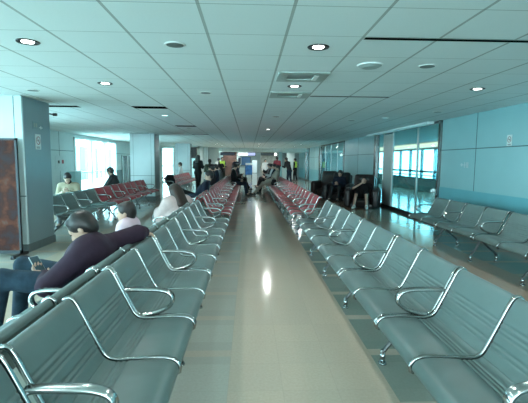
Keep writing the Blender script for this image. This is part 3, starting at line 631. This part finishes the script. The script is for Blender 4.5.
# ------------------------------------------------------------------ people
def V3(*a): return np.array(a, float)
def unit(v): v = np.array(v, float); return v/max(1e-9, np.linalg.norm(v))
def sdf_mesh(name, prims, res, k0=.02):
    """one closed skin around smoothly blended limbs (round cones) and ellipsoids"""
    lo = np.full(3, 1e9); hi = -lo
    for p in prims:
        if p[0] == 'c': r = max(p[3], p[4]); q = np.array([p[1], p[2]])
        else: r = max(p[2]); q = np.array([p[1]])
        if p[0] != 'x': lo = np.minimum(lo, q.min(0)-r); hi = np.maximum(hi, q.max(0)+r)
    lo -= 3*res; hi += 3*res
    nx, ny, nz = [int(v) for v in np.ceil((hi-lo)/res)+1]
    F = np.full((nx, ny, nz), .2, np.float32); dims = (nx, ny, nz)
    ax = [lo[i]+res*np.arange(dims[i]) for i in range(3)]
    for p in prims:
        k = p[-1] if isinstance(p[-1], float) and p[0] != 'c' and len(p) > 4 else (p[5] if p[0] == 'c' and len(p) > 5 else k0)
        if p[0] == 'c': r = max(p[3], p[4]); q = np.array([p[1], p[2]])
        else: r = max(p[2]); q = np.array([p[1]])
        a = q.min(0)-r-k-2*res; b = q.max(0)+r+k+2*res
        i0 = [max(0, int((a[i]-lo[i])/res)) for i in range(3)]; i1 = [min(dims[i], int((b[i]-lo[i])/res)+2) for i in range(3)]
        X = ax[0][i0[0]:i1[0], None, None]; Y = ax[1][None, i0[1]:i1[1], None]; Z = ax[2][None, None, i0[2]:i1[2]]
        if X.size == 0 or Y.size == 0 or Z.size == 0: continue
        if p[0] == 'c':
            A, B = p[1], p[2]; d = B-A; L = max(1e-9, d@d)
            t = np.clip(((X-A[0])*d[0]+(Y-A[1])*d[1]+(Z-A[2])*d[2])/L, 0, 1)
            D = np.sqrt((X-A[0]-t*d[0])**2+(Y-A[1]-t*d[1])**2+(Z-A[2]-t*d[2])**2)-(p[3]+(p[4]-p[3])*t)
        else:
            Rm = p[3]; rx = X-p[1][0]; ry = Y-p[1][1]; rz = Z-p[1][2]; rr = p[2]
            e = [(Rm[0, j]*rx+Rm[1, j]*ry+Rm[2, j]*rz) for j in range(3)]
            k1 = np.sqrt((e[0]/rr[0])**2+(e[1]/rr[1])**2+(e[2]/rr[2])**2); k2 = np.sqrt((e[0]/rr[0]**2)**2+(e[1]/rr[1]**2)**2+(e[2]/rr[2]**2)**2)
            D = k1*(k1-1)/np.maximum(k2, 1e-6)
        sl = (slice(i0[0], i1[0]), slice(i0[1], i1[1]), slice(i0[2], i1[2])); G = F[sl]
        if p[0] == 'x': F[sl] = np.maximum(G, -D)
        else:
            h = np.maximum(k-np.abs(G-D), 0)/k; F[sl] = np.minimum(G, D)-h*h*k*.25
    S = F < 0
    c = S[:-1, :-1, :-1].astype(np.int8); n = 0
    tot = np.zeros((nx-1, ny-1, nz-1), np.int8)
    for dx in (0, 1):
        for dy in (0, 1):
            for dz in (0, 1): tot += S[dx:nx-1+dx, dy:ny-1+dy, dz:nz-1+dz]
    act = (tot > 0) & (tot < 8); idx = -np.ones(act.shape, np.int64); cells = np.argwhere(act); idx[act] = np.arange(len(cells))
    acc = np.zeros((len(cells), 3)); cnt = np.zeros(len(cells))
    quads = []
    for axis in range(3):
        o1, o2 = [(1, 2), (2, 0), (0, 1)][axis]
        for d1 in (0, 1):
            for d2 in (0, 1):
                c0 = cells.copy(); c0[:, o1] += d1; c0[:, o2] += d2; c1 = c0.copy(); c1[:, axis] += 1
                f0 = F[c0[:, 0], c0[:, 1], c0[:, 2]]; f1 = F[c1[:, 0], c1[:, 1], c1[:, 2]]; mk = (f0 < 0) != (f1 < 0)
                t = np.where(mk, f0/np.where(mk, f0-f1, 1), 0); pt = c0.astype(float); pt[:, axis] += t
                acc[mk] += pt[mk]; cnt[mk] += 1
        s0 = [slice(None)]*3; s1 = [slice(None)]*3; s0[axis] = slice(0, -1); s1[axis] = slice(1, None)
        e = np.argwhere(S[tuple(s0)] != S[tuple(s1)])
        e = e[(e[:, o1] > 0) & (e[:, o2] > 0) & (e[:, o1] < dims[o1]-1) & (e[:, o2] < dims[o2]-1)]
        fl = S[e[:, 0], e[:, 1], e[:, 2]]; q = []
        for a, b in ((0, 0), (1, 0), (1, 1), (0, 1)):
            cc = e.copy(); cc[:, o1] -= a; cc[:, o2] -= b; q.append(idx[cc[:, 0], cc[:, 1], cc[:, 2]])
        q = np.stack(q, 1); q[fl] = q[fl][:, ::-1]; quads.append(q)
    vs = acc/np.maximum(cnt, 1)[:, None]*res+lo; qs = np.vstack(quads)[:, ::-1]
    me = bpy.data.meshes.new(name); me.from_pydata(vs.tolist(), [], qs.tolist()); me.polygons.foreach_set('use_smooth', [True]*len(me.polygons)); me.update()
    return me
def frame(f, l):
    f = unit(f); u_ = unit(np.cross(f, l)); l = np.cross(u_, f); return np.stack([f, l, u_], 1)

SKIN = mat('skin', (.50, .33, .25), .5, var=.05); HAIR = mat('black_hair', (.014, .012, .012), .45, var=.2, scale=60); BROWNH = mat('brown_hair', (.03, .018, .014), .45, var=.25, scale=60)
EYE = mat('eye_dark', (.01, .01, .01), .2); LIP = mat('lips', (.38, .14, .12), .5)
def fingers(P, wrist, d, palm, s, curl=.5, thumb=1):
    """palm and five bent fingers; palm = direction the palm faces, thumb = side (+1 / -1)"""
    d = unit(d); palm = unit(np.array(palm)-d*np.dot(palm, d)); side = np.cross(d, palm)*thumb
    k = .008*s
    for a in (-.6, 0, .6): P.append(('c', wrist+side*a*.02*s, wrist+d*.085*s+side*a*.052*s, .0165*s, .0145*s, .012))
    for i, (o, L) in enumerate(((.033, .068), (.011, .078), (-.011, .072), (-.032, .056))):
        b = wrist+d*.088*s+side*o*s; c1 = curl*.7; c2 = curl*1.5
        m = b+(d*math.cos(c1)+palm*math.sin(c1))*L*.52*s; e = m+(d*math.cos(c2)+palm*math.sin(c2))*L*.48*s
        P.append(('c', b, m, .0095*s, .0085*s, k)); P.append(('c', m, e, .0085*s, .007*s, k))
    b = wrist+d*.028*s+side*.028*s; m = b+unit(d*.55+side*.75+palm*.3)*.042*s; e = m+unit(d*.85+side*.2+palm*.4)*.032*s
    P.append(('c', b, m, .0125*s, .010*s, k)); P.append(('c', m, e, .010*s, .0085*s, k))
def head_prims(c, R, s):
    f, l, u_ = R[:, 0], R[:, 1], R[:, 2]; P = []
    P.append(('e', c+(-.012*f+.022*u_)*s, (.098*s, .077*s, .092*s), R, .02)); P.append(('e', c+(.028*f-.045*u_)*s, (.062*s, .058*s, .075*s), R, .03))
    P.append(('c', c+(.085*f-.0*u_)*s, c+(.104*f-.032*u_)*s, .009*s, .013*s, .015)); P.append(('c', c+(.070*f+.028*l+.024*u_)*s, c+(.070*f-.028*l+.024*u_)*s, .014*s, .014*s, .02))
    P.append(('c', c+(.078*f-.094*u_)*s, c+(.070*f-.100*u_)*s, .017*s, .018*s, .02)); P.append(('c', c+(.083*f+.015*l-.062*u_)*s, c+(.083*f-.015*l-.062*u_)*s, .009*s, .009*s, .01))
    for q in (1, -1): P.append(('e', c+(-.008*f+.078*q*l-.012*u_)*s, (.018*s, .010*s, .032*s), R, .008))
    return P
def torso(P, J, g, w):
    """pelvis, waist, chest, shoulders; g = how much the cloth stands off, w = width factor"""
    side = unit(J['shL']-J['shR']); sp = unit(J['neck']-J['pel']); R = np.stack([np.cross(side, sp), side, sp], 1)
    hs = unit(J['hipL']-J['hipR']); Rp = np.stack([np.cross(hs, V3(0, 0, 1)), hs, V3(0, 0, 1)], 1)
    s = J['s']; mid = J['pel']*.5+J['chest']*.5
    P.append(('e', J['pel'], ((.115+g)*s, (.160+g)*s*w, (.115+g)*s), Rp, .06)); P.append(('e', mid, ((.100+g)*s, (.142+g)*s*w, (.15+g)*s), R, .08))
    P.append(('e', J['chest'], ((.112+g)*s, (.165+g)*s*w, (.165+g)*s), R, .08)); P.append(('c', J['shL']*.85+J['shR']*.15, J['shR']*.85+J['shL']*.15, (.062+g)*s, (.062+g)*s, .06))
def person(J, loc, rz, label, group, top, legs, res, skin=SKIN, hair=HAIR, hairstyle='short', short_legs=False, short_sleeves=False, w=1., bulk=.016, shoes=BLACK, hands=True, vest=None, collar=None, coat=False):
    s = J['s']; P = []
    torso(P, J, 0, w)
    R = frame(J['face'], J['headl']); hc = J['head']; hs_ = J.get('hs', s)
    P.append(('c', J['neck']-unit(J['neck']-J['chest'])*.03*s, hc-R[:, 2]*.05*s-R[:, 0]*.02*s, .056*s, .050*s, .03)); P += head_prims(hc, R, hs_)
    for q in 'LR':
        P.append(('c', J['sh'+q], J['el'+q], .050*s, .040*s, .03)); P.append(('c', J['el'+q], J['wr'+q], .040*s, .026*s, .015))
        fingers(P, J['wr'+q], J['hd'+q], J['pm'+q], s, J.get('curl'+q, .5), 1 if q == 'L' else -1)
        P.append(('c', J['hip'+q], J['kn'+q], .082*s, .056*s, .04)); P.append(('c', J['kn'+q], J['an'+q], .054*s, .036*s, .02)); P.append(('c', J['an'+q]-V3(0, 0, .02)*s, J['an'+q]+unit(J['toe'+q])*.14*s-V3(0, 0, .035)*s, .036*s, .026*s, .03))
    root = obj('person', sdf_mesh('person', P, res), skin); root.location = loc; root.rotation_euler = (0, 0, rz); tag(root, label, 'person', group)
    ch = lambda nm, pr, m, k0=.02, r_=None: obj(nm, sdf_mesh(nm, pr, r_ or res, k0), m, root)
    # upper garment
    Q = []; torso(Q, J, bulk, w)
    for q in 'LR':
        wv = J['wr'+q]; cuff = J['el'+q]*.06+wv*.94
        if short_sleeves: Q.append(('c', J['sh'+q], J['sh'+q]*.3+J['el'+q]*.7, (.054+bulk)*s, (.046+bulk)*s, .03))
        else: Q.append(('c', J['sh'+q], J['el'+q], (.052+bulk)*s, (.044+bulk)*s, .03)); Q.append(('c', J['el'+q], cuff, (.042+bulk)*s, (.030+bulk)*s, .02))
        if coat: Q.append(('c', J['hip'+q], J['hip'+q]*.45+J['kn'+q]*.55, (.088+bulk)*s, (.082+bulk)*s, .05))
    Q.append(('c', J['neck']-unit(J['neck']-J['chest'])*.02*s, J['neck']+unit(J['neck']-J['chest'])*.012*s, (.062+bulk*.6)*s, (.058+bulk*.5)*s, .03))
    ch('jacket' if not short_sleeves else 'shirt', Q, top, .03)
    if vest:
        Q2 = []; torso(Q2, J, bulk+.012, w); Q2 = Q2[1:3]+Q2[3:]; ch('vest', Q2, vest, .03)
    if collar: ch('collar', [('c', J['neck'], J['neck']+unit(hc-J['neck'])*.05*s, .078*s, .072*s)], collar)
    T = []
    for q in 'LR':
        T.append(('c', J['hip'+q], J['kn'+q], .094*s, .070*s, .04))
        if not short_legs: T.append(('c', J['kn'+q], J['an'+q]+unit(J['kn'+q]-J['an'+q])*.03*s, .068*s, .052*s, .03))
    T.append(('c', J['hipL'], J['hipR'], .115*s, .115*s, .05)); ch('trousers' if not short_legs else 'shorts', T, legs, .03)
    for q in 'LR':
        a = J['an'+q]; t = unit(J['toe'+q]); ch('shoe', [('c', a-t*.035*s-V3(0, 0, .040)*s, a+t*.15*s-V3(0, 0, .048)*s, .042*s, .036*s), ('c', a-V3(0, 0, .0)*s, a-V3(0, 0, .03)*s, .046*s, .046*s)], shoes)
    s = hs_
    f, l, u_ = R[:, 0], R[:, 1], R[:, 2]
    H = [('e', hc+(-.022*f+.034*u_)*s, (.104*s, .090*s, .096*s), R, .02), ('e', hc+(-.062*f-.020*u_)*s, (.055*s, .076*s, .075*s), R, .03)]
    if hairstyle == 'long':
        b = unit(-f*.6-u_*.0+V3(0, 0, -1)*.9)
        for o in (-.045, 0, .045): H.append(('c', hc+(-.055*f+o*l)*s, J.get('hairend', hc+b*.24*s)+o*1.3*l*s, .062*s, .05*s, .04))
        for q in (1, -1): H.append(('c', hc+(-.02*f+.07*q*l+.03*u_)*s, hc+(-.03*f+.078*q*l-.10*u_)*s, .035*s, .04*s, .03))
    H.append(('x', hc+(.090*f-.040*u_)*s, (.085*s, .076*s, .090*s), R, .01))
    H.append(('c', hc+(.040*f+.04*l+.088*u_)*s, hc+(.040*f-.04*l+.088*u_)*s, .022*s, .022*s, .02))
    ch('hair', H, hair, .02, min(res, .010))
    for q in (1, -1):
        bm = bmesh.new(); bmesh.ops.create_uvsphere(bm, u_segments=8, v_segments=6, radius=.010*s)
        for v in bm.verts: v.co = Vector(R@np.array(v.co*V3(.6, 1.35, .6) if False else np.array(v.co)*V3(.7, 1.35, .65)))+Vector(hc+(.0845*f+.031*q*l+.003*u_)*s)
        obj('eye', bm, EYE, root, True)
    bm = bmesh.new(); bmesh.ops.create_uvsphere(bm, u_segments=8, v_segments=6, radius=.010*s)
    for v in bm.verts: v.co = Vector(R@(np.array(v.co)*V3(.5, 2.0, .55)))+Vector(hc+(.0915*f-.062*u_)*s)
    obj('mouth', bm, LIP, root, True)
    return root
def seated(s=1., lean=.12, bow=.25, turn=0., spread=.13, seat=.455, kneex=.46, shin=.06, armL='lap', armR='lap', slump=0.):
    """a sitter in its own frame: +x forwards, +y to its left, seat top at z = seat"""
    J = {'s': s}; h = seat+.125*s; J['pel'] = V3(0, 0, h-.01)
    sp = unit(V3(-math.sin(lean), 0, math.cos(lean))); J['chest'] = J['pel']+sp*(.30-slump)*s; J['neck'] = J['pel']+sp*(.505-slump)*s
    for q, g in (('L', 1), ('R', -1)):
        J['hip'+q] = V3(.02, .09*g*s, h-.03*s); J['kn'+q] = V3(kneex*s, spread*g*s, max(.075*s+.40*s, seat+.05)); J['an'+q] = V3((kneex+shin)*s, spread*.95*g*s, .095*s); J['toe'+q] = V3(1, .12*g, 0)
        J['sh'+q] = J['pel']+sp*(.455-slump)*s+V3(0, .185*g*s, 0)
        a = armL if q == 'L' else armR
        if a == 'lap': J['el'+q] = J['sh'+q]+V3(.06, .06*g, -.27)*s; J['wr'+q] = J['pel']+V3(.25, .05*g, .06)*s; J['hd'+q] = V3(.8, -.45*g, -.2); J['pm'+q] = V3(0, 0, -1)
        elif a == 'knee': J['el'+q] = J['sh'+q]+V3(.14, .05*g, -.24)*s; J['wr'+q] = J['kn'+q]+V3(-.10, -.0*g, .095)*s; J['hd'+q] = V3(1, -.2*g, -.35); J['pm'+q] = V3(0, 0, -1)
        elif a == 'phone': J['el'+q] = J['sh'+q]+V3(.08, .05*g, -.26)*s; J['wr'+q] = J['pel']+V3(.30, .05*g, .22)*s; J['hd'+q] = V3(.6, -.5*g, .5); J['pm'+q] = V3(-.6, -.3*g, .3)
        elif a == 'face': J['el'+q] = J['sh'+q]+V3(.17, .12*g, -.16)*s; J['wr'+q] = J['neck']+V3(.13, .075*g, .06)*s; J['hd'+q] = V3(-.3, -.3*g, .9); J['pm'+q] = V3(-.8, -.4*g, 0)
        elif a == 'side': J['el'+q] = J['sh'+q]+V3(.03, .15*g, -.22)*s; J['wr'+q] = J['sh'+q]+V3(.24, .20*g, -.30)*s; J['hd'+q] = V3(1, 0, -.3); J['pm'+q] = V3(0, 0, -1)
    J['face'] = V3(math.cos(turn)*math.cos(bow), math.sin(turn)*math.cos(bow), -math.sin(bow)); J['headl'] = V3(-math.sin(turn), math.cos(turn), 0)
    J['head'] = J['neck']+(unit(sp+V3(.25+bow*.5, 0, 0))*.155)*s
    return J
def standing(s=1., lean=.0, bow=.05, turn=0., stride=.08, arms='down'):
    J = {'s': s}; h = .93*s; J['pel'] = V3(0, 0, h); sp = unit(V3(math.sin(lean), 0, math.cos(lean))); J['chest'] = J['pel']+sp*.31*s; J['neck'] = J['pel']+sp*.52*s
    for q, g in (('L', 1), ('R', -1)):
        J['hip'+q] = V3(0, .088*g*s, h-.05*s); J['kn'+q] = V3(.02+stride*g*.5, .09*g*s, .49*s); J['an'+q] = V3(stride*g-.02, .09*g*s, .095*s); J['toe'+q] = V3(1, .15*g, 0)
        J['sh'+q] = J['pel']+sp*.465*s+V3(0, .185*g*s, 0)
        if arms == 'down': J['el'+q] = J['sh'+q]+V3(-.02, .05*g, -.29)*s; J['wr'+q] = J['el'+q]+V3(.07, -.01*g, -.24)*s; J['hd'+q] = V3(.15, 0, -1); J['pm'+q] = V3(0, -g, 0)
        else: J['el'+q] = J['sh'+q]+V3(.03, .05*g, -.28)*s; J['wr'+q] = J['el'+q]+V3(.21, -.06*g, .06)*s; J['hd'+q] = V3(.9, -.3*g, .2); J['pm'+q] = V3(0, -g*.6, .6)
    J['face'] = V3(math.cos(turn)*math.cos(bow), math.sin(turn)*math.cos(bow), -math.sin(bow)); J['headl'] = V3(-math.sin(turn), math.cos(turn), 0); J['head'] = J['neck']+(sp*.15+V3(.035, 0, 0))*s
    return J
def cloth(name, c, var=.12): return mat(name, c, .85, var=var, scale=14, spec=.25)
PURPLE = cloth('dark_purple_fleece', (.035, .020, .036)); JEANS = cloth('dark_denim', (.018, .040, .062), .3); PINK = cloth('pale_pink_nylon', (.62, .47, .54), .06); PUFF = cloth('blush_puffer_nylon', (.52, .41, .40), .08)
NAVY = cloth('navy_cloth', (.012, .018, .034)); BLACKC = cloth('black_cloth', (.010, .011, .013)); CHAR = cloth('charcoal_cloth', (.035, .04, .042)); OLIVE = cloth('olive_cloth', (.055, .065, .045)); BEIGE = cloth('beige_cloth', (.34, .31, .26)); WHITEC = cloth('white_cloth', (.62, .66, .66)); REDC = cloth('dark_red_cloth', (.14, .025, .035)); VESTG = mat('hi_vis_yellow', (.55, .78, .10), .6); TANC = cloth('tan_cloth', (.42, .36, .26)); GREYC = cloth('grey_cloth', (.17, .19, .20))

# man in the purple jacket, one arm along the backrests, phone in the other hand
J = {'s': 1.0, 'pel': V3(0, 0, .565), 'chest': V3(-.085, -.035, .715), 'neck': V3(-.115, -.06, .835), 'shL': V3(-.09, .165, .775), 'shR': V3(-.165, -.225, .79), 'hipL': V3(.02, .10, .545), 'hipR': V3(.02, -.10, .545),
     'knL': V3(.47, .14, .61), 'knR': V3(.47, -.16, .63), 'anL': V3(.57, .15, .10), 'anR': V3(.55, -.17, .10), 'toeL': V3(1, .1, 0), 'toeR': V3(1, -.1, 0),
     'elL': V3(.10, .25, .585), 'wrL': V3(.20, .07, .605), 'hdL': V3(.75, -.5, .25), 'pmL': V3(-.2, -.1, 1), 'elR': V3(-.345, -.42, .84), 'wrR': V3(-.355, -.57, .822), 'hdR': V3(-.1, -.9, -.5), 'pmR': V3(-.2, 0, -1),
     'curlL': .8, 'curlR': .35, 'head': V3(-.02, -.075, .940), 'face': V3(.78, .08, -.62), 'headl': V3(-.08, 1, 0)}
man = person(J, (-1.29, 3.02, 0), PI, 'man in a dark purple jacket looking at his phone, arm along the grey backrests', None, PURPLE, JEANS, .008, bulk=.026)
ph = empty('mobile_phone', (-1.58, 3.03, .675)); tag(ph, 'mobile phone with dim screen in the hand of the purple-jacketed man', 'phone')
ph.rotation_euler = (0, .85, -.5)
obj('body', box(-.075, .075, -.037, .037, -.004, .004, .003, 2), mat('phone_case', (.35, .42, .44), .35), ph); obj('screen', box(-.070, .070, -.033, .033, .004, .0048), mat('phone_screen', (.05, .09, .11), .12), ph)
# child in pink, next to his hand
J = seated(.70, .05, .15, .1, slump=.09); J['hs'] = .88; person(J, (-1.24, 4.14, .0), PI, 'child in a pale pink jacket seated just past the hand of the purple-jacketed man', None, PINK, GREYC, .011, collar=PINK, bulk=.062)
# woman in the blush puffer coat, leaning forward
J = seated(.92, -.02, .5, .1, armL='knee', armR='knee', slump=.23); J['hs'] = 1.02; J['hairend'] = J['neck']+V3(-.15, 0, -.06)
person(J, (-1.17, 6.65, 0), PI-.75, 'person in a pale blush puffer coat with long brown hair, seen from behind', None, PUFF, GREYC, .012, hair=BROWNH, hairstyle='long', bulk=.075, coat=True)
# dark-clad person reclining farther along the same row
J = seated(1., .52, .2, .2, slump=.07, kneex=.44, shin=.2); J['knR'] = V3(.42, -.06, .72); J['anR'] = V3(.62, .12, .50); J['toeR'] = V3(.9, .3, .3)
person(J, (-1.20, 9.7, 0), PI, 'person in dark clothes reclining cross-legged on the red bench behind the puffer coat', None, NAVY, BLACKC, .013)
# boy and man behind the red and grey benches between the pillars
person(seated(.92, -.1, .65, .5, armL='phone', armR='phone', slump=.10), (-4.02, 9.2, 0), -PI/2+.2, 'boy with black hair bowing his head behind the grey bench by the nearest pillar', None, TANC, GREYC, .013, collar=BLACKC)
person(seated(1., -.2, .35, -.2, armL='knee', armR='knee', slump=.09), (-4.02, 12.4, 0), PI, 'man in a dark jacket hunched behind the red benches in front of the bright window', None, CHAR, BLACKC, .013)
person(seated(1., .05, .2, 0), (-3.76, 22.4, 0), PI, 'black-haired person behind the red benches beside the third pillar', None, WHITEC, GREYC, .018)
# man in black asleep on the massage chair
J = seated(1., .72, .05, 0, armR='face', armL='side', seat=.26, kneex=.46, shin=.10, spread=.17, slump=.04); J['head'] = J['neck']+V3(.05, -.01, .14); J['elR'] = J['shR']+V3(.15, -.16, -.10); J['wrR'] = J['head']+V3(.13, -.06, -.10); J['hdR'] = V3(-.1, .45, .8)
for q, g in (('L', 1), ('R', -1)): J['kn'+q] = V3(.50, .15*g, .49); J['an'+q] = V3(.70, .19*g, .10)
dx, dy = -.38, -.92; person(J, (3.72+.06*dx, 13.0+.06*dy, 0), math.atan2(dy, dx), 'man in black resting on the massage chair, one hand at his face', None, BLACKC, BLACKC, .011, short_legs=True, short_sleeves=True, shoes=WHITEC)
J = seated(1., .4, .35, 0, seat=.27, armL='phone', armR='phone', spread=.15)
for q, g in (('L', 1), ('R', -1)): J['kn'+q] = V3(.48, .14*g, .49); J['an'+q] = V3(.70, .15*g, .10)
dx, dy = -.45, -.9; person(J, (3.45+.06*dx, 15.4+.06*dy, 0), math.atan2(dy, dx), 'person in dark clothes sitting in the second massage chair from the glass', None, NAVY, CHAR, .014)
# standing people near the third pillar and at the hall end
S = [(-2.45, 19.6, 1.0, 'woman in black with long dark hair standing beside the third pillar', BLACKC, BLACKC, 'long', None, .02, 1.2, 'fold'), (-1.72, 17.9, .89, 'man in an olive jacket standing with his back turned, near the third pillar', OLIVE, CHAR, 'short', None, .18, 1.7, 'fold'),
     (-2.05, 27.5, .95, 'small distant figure in pale clothes standing between the last pillars', WHITEC, GREYC, 'short', None, 0, 1.2, 'down'), (-1.72, 26.0, .98, 'person in a bright yellow vest standing before the brown shopfront', CHAR, CHAR, 'short', VESTG, .0, -1.2, 'fold'),
     (3.35, 29.4, .97, 'guard in a yellow-green vest standing near the wall side at the hall end', BLACKC, BLACKC, 'short', VESTG, 0, 2.6, 'down'), (-.95, 29.4, .95, 'distant person in dark clothes standing before the brown shopfront edge', NAVY, BLACKC, 'short', None, 0, -1.57, 'down'),
     (1.15, 28.6, .92, 'distant person in a white shirt standing at the aisle end', WHITEC, BLACKC, 'short', None, 0, -1.4, 'down'), (1.9, 27.2, 1.02, 'distant person in dark red standing behind the red benches, wall side', REDC, CHAR, 'short', None, .1, 1.9, 'fold'), (2.45, 24.6, 1., 'distant person in black leaning over near the wall-side red benches', BLACKC, NAVY, 'short', None, .35, 2.4, 'fold')]
for x, y, s, l, a, b_, hs, v, le, rz, ar in S:
    person(standing(s, le, .1, 0, .07, ar), (x, y, 0), rz, l, 'people standing in the hall', a, b_, .019, hairstyle=hs, vest=v)
# passengers on the red benches, farther and farther away
A = [(-1.24, 13.6, PI, 'dark-haired passenger in black on the window side red benches, before the yellow vest', BLACKC, CHAR, 'short'), (-1.24, 14.9, PI, 'passenger in navy facing the windows on the red benches, farther along', NAVY, BLACKC, 'short'), (-1.24, 16.6, PI, 'passenger in grey facing the windows on the red benches, beyond the one in navy', GREYC, BLACKC, 'long'),
     (-.62, 16.9, 0, 'passenger in black on the window side red row, first of those facing the aisle', BLACKC, NAVY, 'short'), (-.62, 18.6, 0, 'passenger in dark red on the window side row facing the aisle', REDC, BLACKC, 'short'), (-.62, 20.2, 0, 'charcoal-clad long-haired passenger on the window side of the aisle, facing it', CHAR, BLACKC, 'long'), (-.62, 22.0, 0, 'navy-clad passenger on the window side of the aisle, farthest one facing it', NAVY, CHAR, 'short'),
     (1.10, 19.6, PI, 'passenger in a white top on the wall side red benches beyond the beige coat', WHITEC, BLACKC, 'short'), (1.10, 18.5, PI, 'passenger in navy on the wall side red benches right beside the beige coat', NAVY, BLACKC, 'short'), (1.10, 21.4, PI, 'passenger in grey on the wall side red benches between black and dark red', GREYC, BLACKC, 'long'), (-.62, 17.75, 0, 'passenger in grey on the window side, between black and dark red ones', GREYC, CHAR, 'short'), (-1.24, 18.2, PI, 'olive-clad passenger facing the windows, fourth along the red benches', OLIVE, CHAR, 'short'), (1.10, 20.8, PI, 'passenger in black on the wall side red benches beyond the white top', BLACKC, BLACKC, 'long'), (1.10, 22.0, PI, 'passenger in dark red on the wall side red benches, last but one', REDC, NAVY, 'short'), (1.10, 23.0, PI, 'passenger in charcoal at the far end of the wall side red benches', CHAR, BLACKC, 'short')]
for i, (x, y, rz, l, a, b_, hs) in enumerate(A):
    person(seated(.98, .05+.05*(i % 3), .2+.12*(i % 4), .3*((i % 3)-1), armL='phone' if i % 2 else 'lap', shin=.06+.05*(i % 3)), (x, y, 0), rz, l, 'passengers on the red benches', a, b_, .018, hairstyle=hs)
J = seated(1., .40, .15, 0, kneex=.42, shin=.36, slump=.03)
person(J, (1.02, 17.3, 0), PI, 'passenger in a beige coat on the wall side red benches, legs stretched into the aisle', 'passengers on the red benches', BEIGE, BEIGE, .015, bulk=.035, coat=True)

# bags
def soft_bag(name, label, loc, rz, sx, sy, sz, m, strapm):
    r = empty(name, loc, rz); tag(r, label, 'bag')
    b_ = rbox('body', m, r, (0, 0, sz/2), (sx, sy, sz), min(sx, sy, sz)*.22); rbox('pocket', m, r, (sx*.5, 0, sz*.35), (sx*.25, sy*.7, sz*.5), sx*.1)
    bm = bmesh.new(); add_tube(bm, [(0, -sy*.2, sz-.01), (0, -sy*.18, sz+.05), (0, sy*.18, sz+.05), (0, sy*.2, sz-.01)], .012, 8); obj('handle', bm, strapm, r, True)
soft_bag('backpack', 'black backpack lying on the red bench just past the second pillar', (-3.22, 16.65, .455), .2, .32, .66, .42, BLACKC, WHITEC)
soft_bag('handbag', 'small black bag on the red bench beside the beige-coated passenger', (1.02, 16.55, .47), PI, .18, .34, .24, BLACKC, BLACKC)
